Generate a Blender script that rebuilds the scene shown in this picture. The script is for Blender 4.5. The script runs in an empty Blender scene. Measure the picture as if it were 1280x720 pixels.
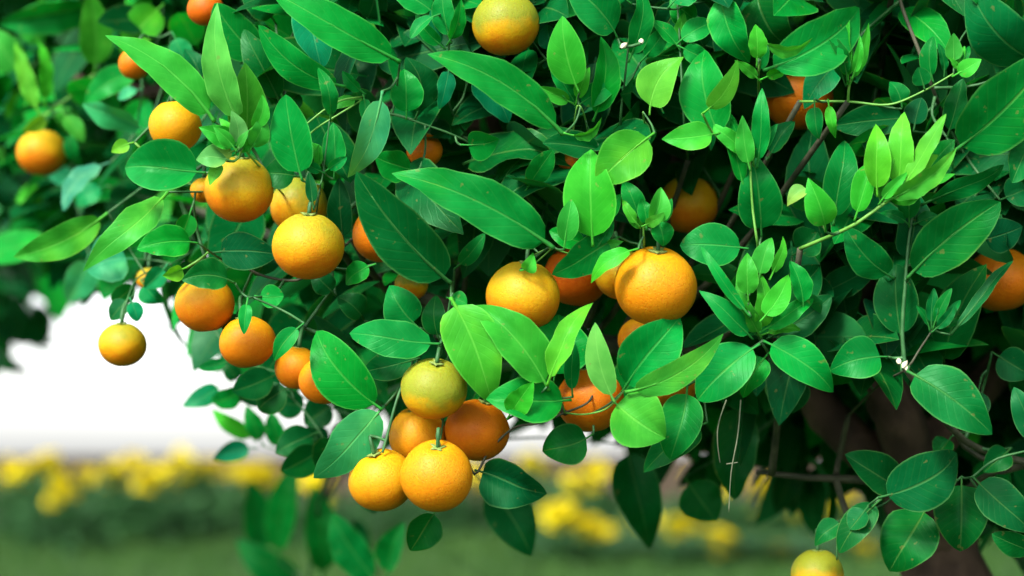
import bpy, math, random
import numpy as np
from mathutils import Vector, Matrix

rng = random.Random(7)
nrg = np.random.default_rng(11)
scene = bpy.context.scene
col = scene.collection

# ------------------------------------------------------------------ camera, sky, sun, exposure
LENS, SENSOR = 70.0, 36.0
K = SENSOR / LENS / 1280.0            # view slope for one photograph pixel
FOCUS = 0.89
HORIZON = 574
TILT = math.atan((HORIZON - 360) * K)
CAM = Vector((0, 0, 0.45))
FWD = Vector((0, math.cos(TILT), math.sin(TILT)))
UPV = Vector((0, -math.sin(TILT), math.cos(TILT)))
XV = Vector((1, 0, 0))
cd = bpy.data.cameras.new('camera')
cam = bpy.data.objects.new('camera', cd)
col.objects.link(cam)
cam.location = CAM
cam.rotation_euler = (math.radians(90) + TILT, 0, 0)
cd.lens, cd.sensor_width = LENS, SENSOR
cd.clip_start, cd.clip_end = 0.05, 3000
cd.dof.use_dof = True
cd.dof.focus_distance = FOCUS
cd.dof.aperture_fstop = 6.2
scene.camera = cam

SUN_EL, SUN_AZ = 42.0, 212.0          # azimuth clockwise from +y (north): behind the camera, to its left
world = bpy.data.worlds.new('World')
scene.world = world
world.use_nodes = True
wn, wl = world.node_tree.nodes, world.node_tree.links
wn.clear()
wo = wn.new('ShaderNodeOutputWorld')
bg = wn.new('ShaderNodeBackground')
sky = wn.new('ShaderNodeTexSky')
sky.sky_type = 'NISHITA'
sky.sun_disc = False
sky.sun_elevation = math.radians(SUN_EL)
sky.sun_rotation = math.radians(SUN_AZ)
sky.air_density, sky.dust_density, sky.ozone_density = 1.0, 2.0, 1.0
hs = wn.new('ShaderNodeHueSaturation')
hs.inputs['Saturation'].default_value = 0.25   # thin bright overcast
wl.new(sky.outputs[0], hs.inputs['Color'])
wl.new(hs.outputs[0], bg.inputs['Color'])
bg.inputs['Strength'].default_value = 0.115
wl.new(bg.outputs[0], wo.inputs['Surface'])

sd = bpy.data.lights.new('sun', 'SUN')
sd.energy = 2.0
sd.angle = math.radians(14)
sd.color = (1.0, 0.95, 0.86)
sun = bpy.data.objects.new('sun', sd)
col.objects.link(sun)
az, el = math.radians(SUN_AZ), math.radians(SUN_EL)
to_sun = Vector((math.sin(az) * math.cos(el), math.cos(az) * math.cos(el), math.sin(el)))
sun.rotation_euler = to_sun.to_track_quat('Z', 'Y').to_euler()
sun.location = (-3, -4, 6)

vs = scene.view_settings
vs.view_transform = 'Standard'
vs.look = 'None'
vs.gamma = 1.0
vs.use_curve_mapping = False
vs.exposure = 2.08
scene.cycles.use_denoising = True
scene.cycles.max_bounces = 10
scene.cycles.transmission_bounces = 6


def P(px, py, z=0.0):
    """world point on the photograph pixel's line of sight, z centimetres behind the focus plane"""
    if z > 5:                                   # the boughs reach further back on the open side of the crown
        f = min(1.0, max(0.0, (px - 250) / 270.0))
        f = 2.8 - 1.8 * f
        low = min(1.0, max(0.0, (py - 430) / 40.0)) * min(1.0, max(0.0, (520 - px) / 60.0))
        z = 5 + (z - 5) * f * (1 + 1.5 * low)
    d = FOCUS + z / 100.0
    return CAM + XV * ((px - 640) * K * d) - UPV * ((py - 360) * K * d) + FWD * d


# ------------------------------------------------------------------ materials
def mat_new(name):
    m = bpy.data.materials.new(name)
    m.use_nodes = True
    n, l = m.node_tree.nodes, m.node_tree.links
    n.clear()
    out = n.new('ShaderNodeOutputMaterial')
    return m, n, l, out


def math_node(n, l, op, a, b=None, clamp=False):
    x = n.new('ShaderNodeMath')
    x.operation = op
    x.use_clamp = clamp
    for i, v in enumerate((a, b)):
        if v is None:
            continue
        if isinstance(v, (int, float)):
            x.inputs[i].default_value = v
        else:
            l.new(v, x.inputs[i])
    return x.outputs[0]


def mix_col(n, l, f, a, b, mode='MIX'):
    x = n.new('ShaderNodeMix')
    x.data_type = 'RGBA'
    x.blend_type = mode
    for k, v in ((0, f), (6, a), (7, b)):
        if isinstance(v, (int, float)):
            x.inputs[k].default_value = v
        elif isinstance(v, tuple):
            x.inputs[k].default_value = v
        else:
            l.new(v, x.inputs[k])
    return x.outputs[2]


def smooth(n, l, v, lo, hi):
    x = n.new('ShaderNodeMapRange')
    x.interpolation_type = 'SMOOTHSTEP'
    x.inputs[1].default_value, x.inputs[2].default_value = lo, hi
    l.new(v, x.inputs[0])
    return x.outputs[0]


def leaf_material():
    m, n, l, out = mat_new('leaf_surface')
    at = n.new('ShaderNodeVertexColor')
    at.layer_name = 'tone'
    uv = n.new('ShaderNodeUVMap')
    uv.uv_map = 'uv'
    sx = n.new('ShaderNodeSeparateXYZ')
    l.new(uv.outputs[0], sx.inputs[0])
    au = math_node(n, l, 'ABSOLUTE', math_node(n, l, 'MULTIPLY', math_node(n, l, 'SUBTRACT', sx.outputs[0], 0.5), 2.0))
    v = sx.outputs[1]
    geo = n.new('ShaderNodeNewGeometry')
    tc = n.new('ShaderNodeTexCoord')
    # veins
    mid = math_node(n, l, 'SUBTRACT', 1.0, smooth(n, l, au, 0.015, 0.06))
    ph = math_node(n, l, 'SUBTRACT', math_node(n, l, 'MULTIPLY', v, 9.5), math_node(n, l, 'MULTIPLY', au, 2.6))
    saw = math_node(n, l, 'ABSOLUTE', math_node(n, l, 'SUBTRACT', math_node(n, l, 'FRACT', ph), 0.5))
    vein = math_node(n, l, 'SUBTRACT', 1.0, smooth(n, l, saw, 0.0, 0.13))
    margin = smooth(n, l, au, 0.91, 0.99)
    noise = n.new('ShaderNodeTexNoise')
    noise.inputs['Scale'].default_value = 70
    noise.inputs['Detail'].default_value = 5
    l.new(tc.outputs['Object'], noise.inputs['Vector'])
    nz = smooth(n, l, noise.outputs[0], 0.32, 0.70)
    base = at.outputs[0]
    dark = mix_col(n, l, 1.0, base, (0.55, 0.72, 0.62, 1), 'MULTIPLY')
    c = mix_col(n, l, nz, dark, base)
    pale = mix_col(n, l, 1.0, base, (0.06, 0.10, 0.03, 1), 'ADD')
    c = mix_col(n, l, math_node(n, l, 'MULTIPLY', vein, 0.05), c, pale)
    c = mix_col(n, l, math_node(n, l, 'MULTIPLY', mid, 0.40), c, pale)
    c = mix_col(n, l, math_node(n, l, 'MULTIPLY', margin, 0.5), c, pale)
    pn = n.new('ShaderNodeTexNoise')
    pn.inputs['Scale'].default_value = 32
    pn.inputs['Detail'].default_value = 2
    l.new(tc.outputs['Object'], pn.inputs['Vector'])
    blot = smooth(n, l, pn.outputs[0], 0.52, 0.72)
    yel = mix_col(n, l, 1.0, c, (2.6, 1.25, 0.7, 1), 'MULTIPLY')
    c = mix_col(n, l, math_node(n, l, 'MULTIPLY', blot, 0.6), c, yel)
    # small blemishes with a shape of their own
    sp = n.new('ShaderNodeTexNoise')
    sp.inputs['Scale'].default_value = 260
    sp.inputs['Detail'].default_value = 2
    l.new(tc.outputs['Object'], sp.inputs['Vector'])
    spot = smooth(n, l, sp.outputs[0], 0.68, 0.74)
    c = mix_col(n, l, math_node(n, l, 'MULTIPLY', spot, 0.35), c, (0.16, 0.14, 0.04, 1))
    under = mix_col(n, l, 0.55, c, mix_col(n, l, 1.0, base, (0.02, 0.085, 0.03, 1), 'ADD'))
    c2 = mix_col(n, l, geo.outputs['Backfacing'], c, under)
    pb = n.new('ShaderNodeBsdfPrincipled')
    l.new(c2, pb.inputs['Base Color'])
    rough = math_node(n, l, 'ADD', math_node(n, l, 'MULTIPLY', noise.outputs[0], 0.30), 0.24)
    rough = math_node(n, l, 'ADD', rough, math_node(n, l, 'MULTIPLY', geo.outputs['Backfacing'], 0.22))
    l.new(rough, pb.inputs['Roughness'])
    pb.inputs['Specular IOR Level'].default_value = 0.15
    pb.inputs['Specular Tint'].default_value = (0.42, 1.0, 0.55, 1)
    h = math_node(n, l, 'ADD', math_node(n, l, 'MULTIPLY', vein, -0.12), math_node(n, l, 'MULTIPLY', mid, -0.9))
    h = math_node(n, l, 'ADD', h, math_node(n, l, 'MULTIPLY', noise.outputs[0], 0.9))
    bp = n.new('ShaderNodeBump')
    bp.inputs['Strength'].default_value = 0.30
    bp.inputs['Distance'].default_value = 0.0012
    l.new(h, bp.inputs['Height'])
    l.new(bp.outputs[0], pb.inputs['Normal'])
    tr = n.new('ShaderNodeBsdfTranslucent')
    tcol = mix_col(n, l, 1.0, c, (1.5, 1.25, 0.5, 1), 'MULTIPLY')
    l.new(tcol, tr.inputs['Color'])
    ms = n.new('ShaderNodeMixShader')
    ms.inputs[0].default_value = 0.30
    l.new(pb.outputs[0], ms.inputs[1])
    l.new(tr.outputs[0], ms.inputs[2])
    l.new(ms.outputs[0], out.inputs[0])
    return m


def rind_material():
    m, n, l, out = mat_new('citrus_rind')
    oi = n.new('ShaderNodeObjectInfo')
    tc = n.new('ShaderNodeTexCoord')
    sx = n.new('ShaderNodeSeparateXYZ')
    l.new(tc.outputs['Object'], sx.inputs[0])
    nz = n.new('ShaderNodeTexNoise')
    nz.inputs['Scale'].default_value = 1.6
    nz.inputs['Detail'].default_value = 4
    l.new(tc.outputs['Object'], nz.inputs['Vector'])
    zz = math_node(n, l, 'ADD', sx.outputs[2], math_node(n, l, 'MULTIPLY', math_node(n, l, 'SUBTRACT', nz.outputs[0], 0.5), 1.3))
    g = smooth(n, l, zz, -1.0, 1.1)
    g = math_node(n, l, 'MULTIPLY', g, oi.outputs['Alpha'], clamp=True)
    g2 = math_node(n, l, 'MULTIPLY', smooth(n, l, g, 0.42, 1.0), 0.9)
    c = mix_col(n, l, smooth(n, l, g, 0.0, 0.55), oi.outputs['Color'], (0.44, 0.250, 0.004, 1))
    c = mix_col(n, l, g2, c, (0.150, 0.200, 0.014, 1))
    vo = n.new('ShaderNodeTexVoronoi')
    vo.inputs['Scale'].default_value = 14
    l.new(tc.outputs['Object'], vo.inputs['Vector'])
    pore = math_node(n, l, 'SUBTRACT', 1.0, smooth(n, l, vo.outputs['Distance'], 0.0, 0.42))
    fn = n.new('ShaderNodeTexNoise')
    fn.inputs['Scale'].default_value = 9
    fn.inputs['Detail'].default_value = 6
    l.new(tc.outputs['Object'], fn.inputs['Vector'])
    mott = smooth(n, l, fn.outputs[0], 0.3, 0.75)
    c = mix_col(n, l, math_node(n, l, 'MULTIPLY', mott, 0.35), c, mix_col(n, l, 1.0, c, (0.80, 0.66, 0.6, 1), 'MULTIPLY'))
    c = mix_col(n, l, math_node(n, l, 'MULTIPLY', pore, 0.22), c, mix_col(n, l, 1.0, c, (0.75, 0.6, 0.5, 1), 'MULTIPLY'))
    scn = n.new('ShaderNodeTexNoise')
    scn.inputs['Scale'].default_value = 4.2
    scn.inputs['Detail'].default_value = 7
    scn.inputs['Roughness'].default_value = 0.7
    l.new(tc.outputs['Object'], scn.inputs['Vector'])
    scar = smooth(n, l, scn.outputs[0], 0.62, 0.72)
    c = mix_col(n, l, math_node(n, l, 'MULTIPLY', scar, 0.55), c, (0.30, 0.19, 0.05, 1))
    pb = n.new('ShaderNodeBsdfPrincipled')
    l.new(c, pb.inputs['Base Color'])
    pb.inputs['Roughness'].default_value = 0.48
    pb.inputs['Specular IOR Level'].default_value = 0.14
    pb.inputs['Subsurface Weight'].default_value = 0.55
    pb.inputs['Subsurface Radius'].default_value = (1.0, 0.5, 0.1)
    pb.inputs['Subsurface Scale'].default_value = 0.007
    bp = n.new('ShaderNodeBump')
    bp.inputs['Strength'].default_value = 0.26
    bp.inputs['Distance'].default_value = 0.0007
    l.new(math_node(n, l, 'SUBTRACT', math_node(n, l, 'MULTIPLY', fn.outputs[0], 0.6), pore), bp.inputs['Height'])
    l.new(bp.outputs[0], pb.inputs['Normal'])
    l.new(pb.outputs[0], out.inputs[0])
    return m


def plain_material(name, a, b, scale, rough=0.7, bump=0.3, dist=0.002, detail=5, trans=0.0, spec=0.3):
    m, n, l, out = mat_new(name)
    tc = n.new('ShaderNodeTexCoord')
    nz = n.new('ShaderNodeTexNoise')
    nz.inputs['Scale'].default_value = scale
    nz.inputs['Detail'].default_value = detail
    l.new(tc.outputs['Object'], nz.inputs['Vector'])
    c = mix_col(n, l, smooth(n, l, nz.outputs[0], 0.3, 0.72), a + (1,), b + (1,))
    pb = n.new('ShaderNodeBsdfPrincipled')
    l.new(c, pb.inputs['Base Color'])
    pb.inputs['Roughness'].default_value = rough
    pb.inputs['Specular IOR Level'].default_value = spec
    if bump:
        bp = n.new('ShaderNodeBump')
        bp.inputs['Strength'].default_value = bump
        bp.inputs['Distance'].default_value = dist
        l.new(nz.outputs[0], bp.inputs['Height'])
        l.new(bp.outputs[0], pb.inputs['Normal'])
    if trans:
        tr = n.new('ShaderNodeBsdfTranslucent')
        l.new(c, tr.inputs['Color'])
        ms = n.new('ShaderNodeMixShader')
        ms.inputs[0].default_value = trans
        l.new(pb.outputs[0], ms.inputs[1])
        l.new(tr.outputs[0], ms.inputs[2])
        l.new(ms.outputs[0], out.inputs[0])
    else:
        l.new(pb.outputs[0], out.inputs[0])
    return m


M_LEAF = leaf_material()
M_RIND = rind_material()
M_BARK = plain_material('brown_bark', (0.022, 0.012, 0.008), (0.075, 0.045, 0.030), 45, 0.85, 0.9, 0.004)
M_TWIG = plain_material('green_twig', (0.012, 0.07, 0.018), (0.035, 0.12, 0.035), 160, 0.55, 0.3, 0.0006)
M_SHOOT = plain_material('young_green_shoot', (0.07, 0.22, 0.03), (0.12, 0.30, 0.05), 160, 0.5, 0.2, 0.0005)
M_WOODY = plain_material('grey_brown_twig', (0.020, 0.026, 0.014), (0.06, 0.06, 0.035), 120, 0.75, 0.6, 0.001)
M_CALYX = plain_material('green_calyx', (0.10, 0.17, 0.03), (0.20, 0.26, 0.06), 300, 0.6, 0.3, 0.0005)
M_BUD = plain_material('pale_bud_scale', (0.45, 0.42, 0.28), (0.65, 0.62, 0.48), 400, 0.6, 0.2, 0.0004)
M_THREAD = plain_material('dry_tendril', (0.12, 0.15, 0.09), (0.20, 0.22, 0.14), 300, 0.7, 0, 0)
M_GRASSBED = plain_material('lawn', (0.010, 0.034, 0.007), (0.026, 0.066, 0.012), 2.2, 0.9, 0.5, 0.02, 8, 0.0, 0.05)
M_BLADE = plain_material('grass_blade', (0.018, 0.060, 0.010), (0.040, 0.090, 0.018), 3.0, 0.6, 0, 0, 4, 0.2, 0.1)
M_PETAL = plain_material('yellow_petal', (0.68, 0.55, 0.002), (0.74, 0.66, 0.006), 25, 0.6, 0, 0, 3, 0.2)
M_PLANT = plain_material('bed_plant_leaf', (0.016, 0.075, 0.020), (0.040, 0.13, 0.035), 14, 0.55, 0, 0, 4, 0.2)
M_BRICK = plain_material('brown_brick', (0.035, 0.026, 0.016), (0.075, 0.050, 0.032), 9, 0.9, 0.5, 0.01)
M_MORTAR = plain_material('grey_mortar', (0.06, 0.05, 0.04), (0.09, 0.08, 0.07), 20, 0.95, 0.4, 0.01)
M_PALEBARK = plain_material('pale_grey_bark', (0.40, 0.42, 0.44), (0.55, 0.57, 0.58), 30, 0.85, 0.5, 0.004)


# ------------------------------------------------------------------ helpers
def new_obj(name, mesh, parent=None, mat=None):
    o = bpy.data.objects.new(name, mesh)
    col.objects.link(o)
    if mat is not None and mesh is not None and not mesh.materials:
        mesh.materials.append(mat)
    if parent is not None:
        o.parent = parent
    return o


def smooth_mesh(me):
    me.polygons.foreach_set('use_smooth', [True] * len(me.polygons))
    me.update()


def tag(o, label=None, cat=None, group=None, kind=None):
    for k, v in (('label', label), ('category', cat), ('group', group), ('kind', kind)):
        if v:
            o[k] = v
    return o


def catmull(pts, sub=5):
    pts = [Vector(p) for p in pts]
    if len(pts) < 3:
        return [pts[0].lerp(pts[-1], i / sub) for i in range(sub + 1)]
    out = []
    for i in range(len(pts) - 1):
        p0 = pts[max(i - 1, 0)]
        p1, p2 = pts[i], pts[i + 1]
        p3 = pts[min(i + 2, len(pts) - 1)]
        for s in range(sub):
            t = s / sub
            out.append(0.5 * ((2 * p1) + (p2 - p0) * t + (2 * p0 - 5 * p1 + 4 * p2 - p3) * t * t + (3 * p1 - p0 - 3 * p2 + p3) * t ** 3))
    out.append(pts[-1])
    return out


def tube_data(path, radii, sides=7, wob=0.0):
    vs_, fs = [], []
    n = len(path)
    ref = Vector((0.31, -0.9, 0.2)).normalized()
    for i, p in enumerate(path):
        t = (path[min(i + 1, n - 1)] - path[max(i - 1, 0)])
        if t.length < 1e-9:
            t = Vector((0, 0, 1))
        t.normalize()
        a = t.cross(ref)
        if a.length < 1e-4:
            a = t.cross(Vector((1, 0, 0)))
        a.normalize()
        b = t.cross(a)
        for k in range(sides):
            w = 2 * math.pi * k / sides
            r = radii[i] * (1 + wob * math.sin(3 * w + i * 1.7) + wob * math.sin(i * 2.3 + k))
            vs_.append(p + (a * math.cos(w) + b * math.sin(w)) * r)
    for i in range(n - 1):
        for k in range(sides):
            k2 = (k + 1) % sides
            fs.append((i * sides + k, i * sides + k2, (i + 1) * sides + k2, (i + 1) * sides + k))
    fs.append(tuple(range(sides))[::-1])
    fs.append(tuple(range((n - 1) * sides, n * sides)))
    return vs_, fs


def tube_obj(name, path, radii, parent, mat, sides=7, wob=0.0, off=Vector((0, 0, 0))):
    v, f = tube_data(path, radii, sides, wob)
    me = bpy.data.meshes.new(name)
    me.from_pydata([tuple(x - off) for x in v], [], f)
    smooth_mesh(me)
    return new_obj(name, me, parent, mat)


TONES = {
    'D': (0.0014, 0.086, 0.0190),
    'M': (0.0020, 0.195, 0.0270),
    'N': (0.0016, 0.135, 0.0230),  # mid-dark green, shade put into the colour of right-side leaves
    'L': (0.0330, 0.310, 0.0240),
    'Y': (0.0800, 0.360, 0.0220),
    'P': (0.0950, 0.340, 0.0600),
    'G': (0.0280, 0.250, 0.1150),  # pale teal, glossy sky sheen put into the colour
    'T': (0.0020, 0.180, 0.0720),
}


def leaf_mesh(base, tip, width, tone, side=0.0, curl=None, roll=0.0, fold=None, pet=0.08, nl=13, nw=6, point=0.62, seed=0, facing=None):
    """one leaf: curved blade with folded midrib, wavy margin and a petiole, in world space relative to its base"""
    r = random.Random(seed)
    ax = tip - base
    L = ax.length
    a = ax / L
    tocam = facing or (CAM - (base + tip) * 0.5).normalized()
    n0 = (tocam - a * tocam.dot(a)).normalized()
    s0 = a.cross(n0).normalized()                       # right-hand side seen from the front
    rr = math.radians(roll)
    s = s0 * math.cos(rr) - n0 * math.sin(rr)
    nn = n0 * math.cos(rr) + s0 * math.sin(rr)
    W = width / max(0.35, abs(math.cos(rr))) * 0.5
    if curl is None:
        curl = r.uniform(0.0, 0.10)
    if fold is None:
        fold = r.choice((r.uniform(0.10, 0.30), r.uniform(0.25, 0.55), r.uniform(0.3, 0.9)))
    curl *= r.uniform(0.4, 2.6)
    wav, wph, wfr = r.uniform(0.006, 0.034), r.uniform(0, 6.28), r.uniform(1.5, 3.5)
    tw = r.uniform(-0.6, 0.6)
    skew = r.uniform(0.86, 1.06)
    tipc = r.choice((0.0, 0.06, 0.16, 0.28)) * r.uniform(0.5, 1.2)
    e1, e2 = 0.50 + r.uniform(-.06, .1), point + r.uniform(0.08, 0.28)
    qm = e1 / (e1 + e2)
    fmax = qm ** e1 * (1 - qm) ** e2
    cup = r.uniform(-0.10, 0.16)

    def mid(t):
        b = 4 * t * (1 - t)
        return a * (t * L) + s * (side * L * b) + nn * (curl * L * b - tipc * L * max(0.0, (t - 0.62) / 0.38) ** 2)
    verts, faces, uvs = [], [], []
    us = [-1 + 2 * j / nw for j in range(nw + 1)]
    for i in range(nl + 1):
        q = i / nl
        q = 0.5 * q + 0.5 * (0.5 - 0.5 * math.cos(math.pi * q))   # finer at both ends
        t = pet + (1 - pet) * q
        f = q ** e1 * (1 - q) ** e2 / fmax if 0 < q < 1 else 0.0
        if q > 0.0 and q < 1:
            f = max(f, 0.03)
        m = mid(t)
        ang = tw * (q - 0.5)
        s2 = s * math.cos(ang) + nn * math.sin(ang)
        n2 = nn * math.cos(ang) - s * math.sin(ang)
        for u in us:
            wv = wav * L * math.sin(wph + wfr * 2 * math.pi * q + (1.3 if u > 0 else 0)) * abs(u) ** 2
            hgt = fold * W * f * (abs(u) ** 1.25) * (1 - 0.35 * abs(u)) + wv * min(1, f * 1.5) + cup * W * f * (0.3 - u * u * 0.6)
            verts.append(m + s2 * (u * W * f) + n2 * hgt)
            uvs.append((0.5 + u * 0.5, q))
    c = nw + 1
    for i in range(nl):
        for j in range(nw):
            faces.append((i * c + j, i * c + j + 1, (i + 1) * c + j + 1, (i + 1) * c + j))
    # petiole and the raised midrib under the blade
    k0 = len(verts)
    path = [mid(pet * x) for x in (0, 0.35, 0.7, 1.0)] + [mid(pet + (1 - pet) * x) - nn * 0.0002 for x in (0.2, 0.5, 0.8)]
    pr = max(0.00045, min(0.0011, L * 0.016))
    rad = [pr * 1.25, pr, pr * 0.95, pr, pr * 0.7, pr * 0.45, pr * 0.2]
    tv, tf = tube_data(path, rad, 5)
    verts += tv
    uvs += [(0.5, 0.3)] * len(tv)
    faces += [tuple(k0 + x for x in fc) for fc in tf]
    me = bpy.data.meshes.new('leaf')
    me.from_pydata([tuple(v) for v in verts], [], faces)
    ul = me.uv_layers.new(name='uv')
    li = np.zeros(len(me.loops), dtype=np.int32)
    me.loops.foreach_get('vertex_index', li)
    ul.data.foreach_set('uv', np.array(uvs, dtype=np.float32)[li].ravel())
    jt = [r.uniform(0.72, 1.3), r.uniform(0.82, 1.2), r.uniform(0.7, 1.3)]
    tc = np.array([x * y for x, y in zip(TONES[tone], jt)] + [1.0], dtype=np.float32)
    ca = me.color_attributes.new('tone', 'FLOAT_COLOR', 'POINT')
    ca.data.foreach_set('color', np.tile(tc, len(verts)))
    me.materials.append(M_LEAF)
    smooth_mesh(me)
    return me


def foliage_mesh(name, pts, dirs, nors, lens, asp, tones):
    """many small folded leaves as one mesh (numpy)"""
    N = len(pts)
    q = np.array([0.0, 0.07, 0.11, 0.20, 0.34, 0.50, 0.66, 0.80, 0.92, 1.0])
    f = np.array([0.03, 0.04, 0.36, 0.70, 0.94, 1.0, 0.88, 0.64, 0.32, 0.02])
    R_ = len(q)
    u = np.array([-1.0, 0.0, 1.0])
    side = np.cross(dirs, nors)
    side /= np.linalg.norm(side, axis=1, keepdims=True)
    nors = np.cross(side, dirs)
    curl = nrg.uniform(-0.02, 0.16, N)
    fold = nrg.uniform(0.05, 0.30, N)
    V = np.zeros((N, R_, 3, 3))
    for i in range(R_):
        b = 4 * q[i] * (1 - q[i])
        m = pts + dirs * (q[i] * lens)[:, None] + nors * (curl * lens * b)[:, None]
        for j in range(3):
            hw = lens * asp * 0.5 * f[i]
            V[:, i, j] = m + side * (hw * u[j])[:, None] + nors * (hw * fold * abs(u[j]))[:, None]
    V = V.reshape(-1, 3)
    fl = []
    for i in range(R_ - 1):
        for j in range(2):
            fl.append((i * 3 + j, i * 3 + j + 1, (i + 1) * 3 + j + 1, (i + 1) * 3 + j))
    fl = np.array(fl)
    F = (fl[None] + (np.arange(N) * R_ * 3)[:, None, None]).reshape(-1, 4)
    me = bpy.data.meshes.new(name)
    me.vertices.add(len(V))
    me.vertices.foreach_set('co', V.astype(np.float32).ravel())
    me.loops.add(F.size)
    me.loops.foreach_set('vertex_index', F.astype(np.int32).ravel())
    me.polygons.add(len(F))
    me.polygons.foreach_set('loop_start', np.arange(0, F.size, 4, dtype=np.int32))
    me.polygons.foreach_set('use_smooth', np.ones(len(F), dtype=bool))
    me.update(calc_edges=True)
    UV = np.zeros((N, R_, 3, 2), dtype=np.float32)
    UV[..., 0] = 0.5 + 0.5 * u[None, None, :]
    UV[..., 1] = q[None, :, None]
    ul = me.uv_layers.new(name='uv')
    ul.data.foreach_set('uv', UV.reshape(-1, 2)[F.ravel()].ravel())
    C = np.ones((N, R_ * 3, 4), dtype=np.float32)
    C[:, :, :3] = tones[:, None, :]
    ca = me.color_attributes.new('tone', 'FLOAT_COLOR', 'POINT')
    ca.data.foreach_set('color', C.ravel())
    me.materials.append(M_LEAF)
    return me


def rand_dirs(n, bias, spread):
    d = nrg.normal(0, 1, (n, 3)) * spread + bias
    return d / np.linalg.norm(d, axis=1, keepdims=True)


def rand_tones(n):
    c = np.zeros((n, 3))
    keys = nrg.choice(['D', 'M', 'L'], n, p=[0.5, 0.44, 0.06])
    for k in 'DML':
        c[keys == k] = TONES[k]
    return c * nrg.uniform(0.75, 1.25, (n, 3))


# ------------------------------------------------------------------ ground and background
def ground():
    n = 60
    xs = np.linspace(-1, 1, n + 1)
    xs = np.sign(xs) * np.abs(xs) ** 4 * 900
    vs_, fs = [], []
    for y in xs:
        for x in xs:
            z = 0.010 * math.sin(x * 2.1 + y) * math.cos(y * 1.7) if abs(x) < 30 and abs(y) < 30 else 0.0
            vs_.append((x, y + 6, z))
    for i in range(n):
        for j in range(n):
            fs.append((i * (n + 1) + j, i * (n + 1) + j + 1, (i + 1) * (n + 1) + j + 1, (i + 1) * (n + 1) + j))
    me = bpy.data.meshes.new('lawn')
    me.from_pydata(vs_, [], fs)
    smooth_mesh(me)
    tag(new_obj('lawn', me, None, M_GRASSBED), kind='structure')


ground()


def grass():
    N = 26000
    y = nrg.uniform(3.0, 13.0, N)
    x = nrg.uniform(-1, 1, N) * (0.45 * y + 0.8)
    h = nrg.uniform(0.03, 0.075, N)
    a = nrg.uniform(0, 6.283, N)
    w = 0.004 + 0.0006 * y
    V = np.zeros((N, 3, 3))
    dx, dy = np.cos(a), np.sin(a)
    V[:, 0] = np.stack([x - dx * w, y - dy * w, np.full(N, -0.012)], 1)
    V[:, 1] = np.stack([x + dx * w, y + dy * w, np.full(N, -0.012)], 1)
    V[:, 2] = np.stack([x + nrg.normal(0, .02, N), y + nrg.normal(0, .02, N), h], 1)
    F = np.arange(N * 3).reshape(-1, 3)
    me = bpy.data.meshes.new('grass')
    me.from_pydata(V.reshape(-1, 3).tolist(), [], F.tolist())
    o = new_obj('grass', me, None, M_BLADE)
    tag(o, 'short green lawn grass in front of the yellow flower bed', 'grass', kind='stuff')


grass()


def low_wall():
    root = new_obj('brick_wall', None)
    root.location = (0, 21, 0)
    tag(root, 'low brown brick wall running behind the yellow flower bed', 'wall')
    H, Wd = 0.44, 0.24
    me = bpy.data.meshes.new('mortar_core')
    x0, x1 = -9, 9
    v = [(x0, -Wd / 2 + .01, 0), (x1, -Wd / 2 + .01, 0), (x1, Wd / 2, 0), (x0, Wd / 2, 0),
         (x0, -Wd / 2 + .01, H), (x1, -Wd / 2 + .01, H), (x1, Wd / 2, H), (x0, Wd / 2, H)]
    f = [(0, 1, 5, 4), (1, 2, 6, 5), (2, 3, 7, 6), (3, 0, 4, 7), (4, 5, 6, 7), (3, 2, 1, 0)]
    me.from_pydata(v, [], f)
    new_obj('mortar_core', me, root, M_MORTAR)
    bv, bf = [], []
    for row in range(5):
        z0 = 0.01 + row * 0.086
        off = 0.115 * (row % 2)
        k = int((x1 - x0) / 0.23)
        for i in range(k):
            xa = x0 + i * 0.23 + off
            xb = xa + 0.218
            d = -Wd / 2 - rng.uniform(0, 0.004)
            b = len(bv)
            bv += [(xa, d, z0), (xb, d, z0), (xb, d + .03, z0), (xa, d + .03, z0), (xa, d, z0 + .075), (xb, d, z0 + .075), (xb, d + .03, z0 + .075), (xa, d + .03, z0 + .075)]
            bf += [tuple(b + q for q in fc) for fc in f]
    me = bpy.data.meshes.new('brick_courses')
    me.from_pydata(bv, [], bf)
    o = new_obj('brick_courses', me, root, M_BRICK)
    o['kind'] = 'stuff'
    me = bpy.data.meshes.new('coping')
    c = 0.03
    cv = [(x0 - c, -Wd / 2 - c, H + .003), (x1 + c, -Wd / 2 - c, H + .003), (x1 + c, Wd / 2 + c, H + .003), (x0 - c, Wd / 2 + c, H + .003)]
    cv += [(x, y, H + 0.045) for x, y, z in cv]
    me.from_pydata(cv, [], f)
    new_obj('coping', me, root, M_BRICK)


low_wall()


def flower_parts():
    # pompom blossom: rings of short petals around a dome
    v, f = [], []
    R = 0.040
    for ring, (ph, cnt, ln) in enumerate(((5, 15, 1.0), (25, 14, .98), (45, 12, .93), (64, 9, .85), (82, 5, .75))):
        for k in range(cnt):
            a = 2 * math.pi * (k + 0.5 * (ring % 2)) / cnt
            e = math.radians(ph + rng.uniform(-6, 6))
            d = Vector((math.cos(a) * math.cos(e), math.sin(a) * math.cos(e), math.sin(e)))
            s = Vector((-math.sin(a), math.cos(a), 0))
            u = d.cross(s)
            L = R * ln * rng.uniform(.9, 1.1)
            w = R * 0.26
            b = len(v)
            v += [d * L * .2, d * L * .7 - s * w + u * w * .2, d * L * .7 + s * w + u * w * .2, d * L - s * w * .5 - u * w * .3, d * L + s * w * .5 - u * w * .3]
            f += [(b, b + 2, b + 1), (b + 1, b + 2, b + 4, b + 3)]
    me = bpy.data.meshes.new('blossom')
    me.from_pydata([tuple(x) for x in v], [], f)
    me.materials.append(M_PETAL)
    return me


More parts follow.
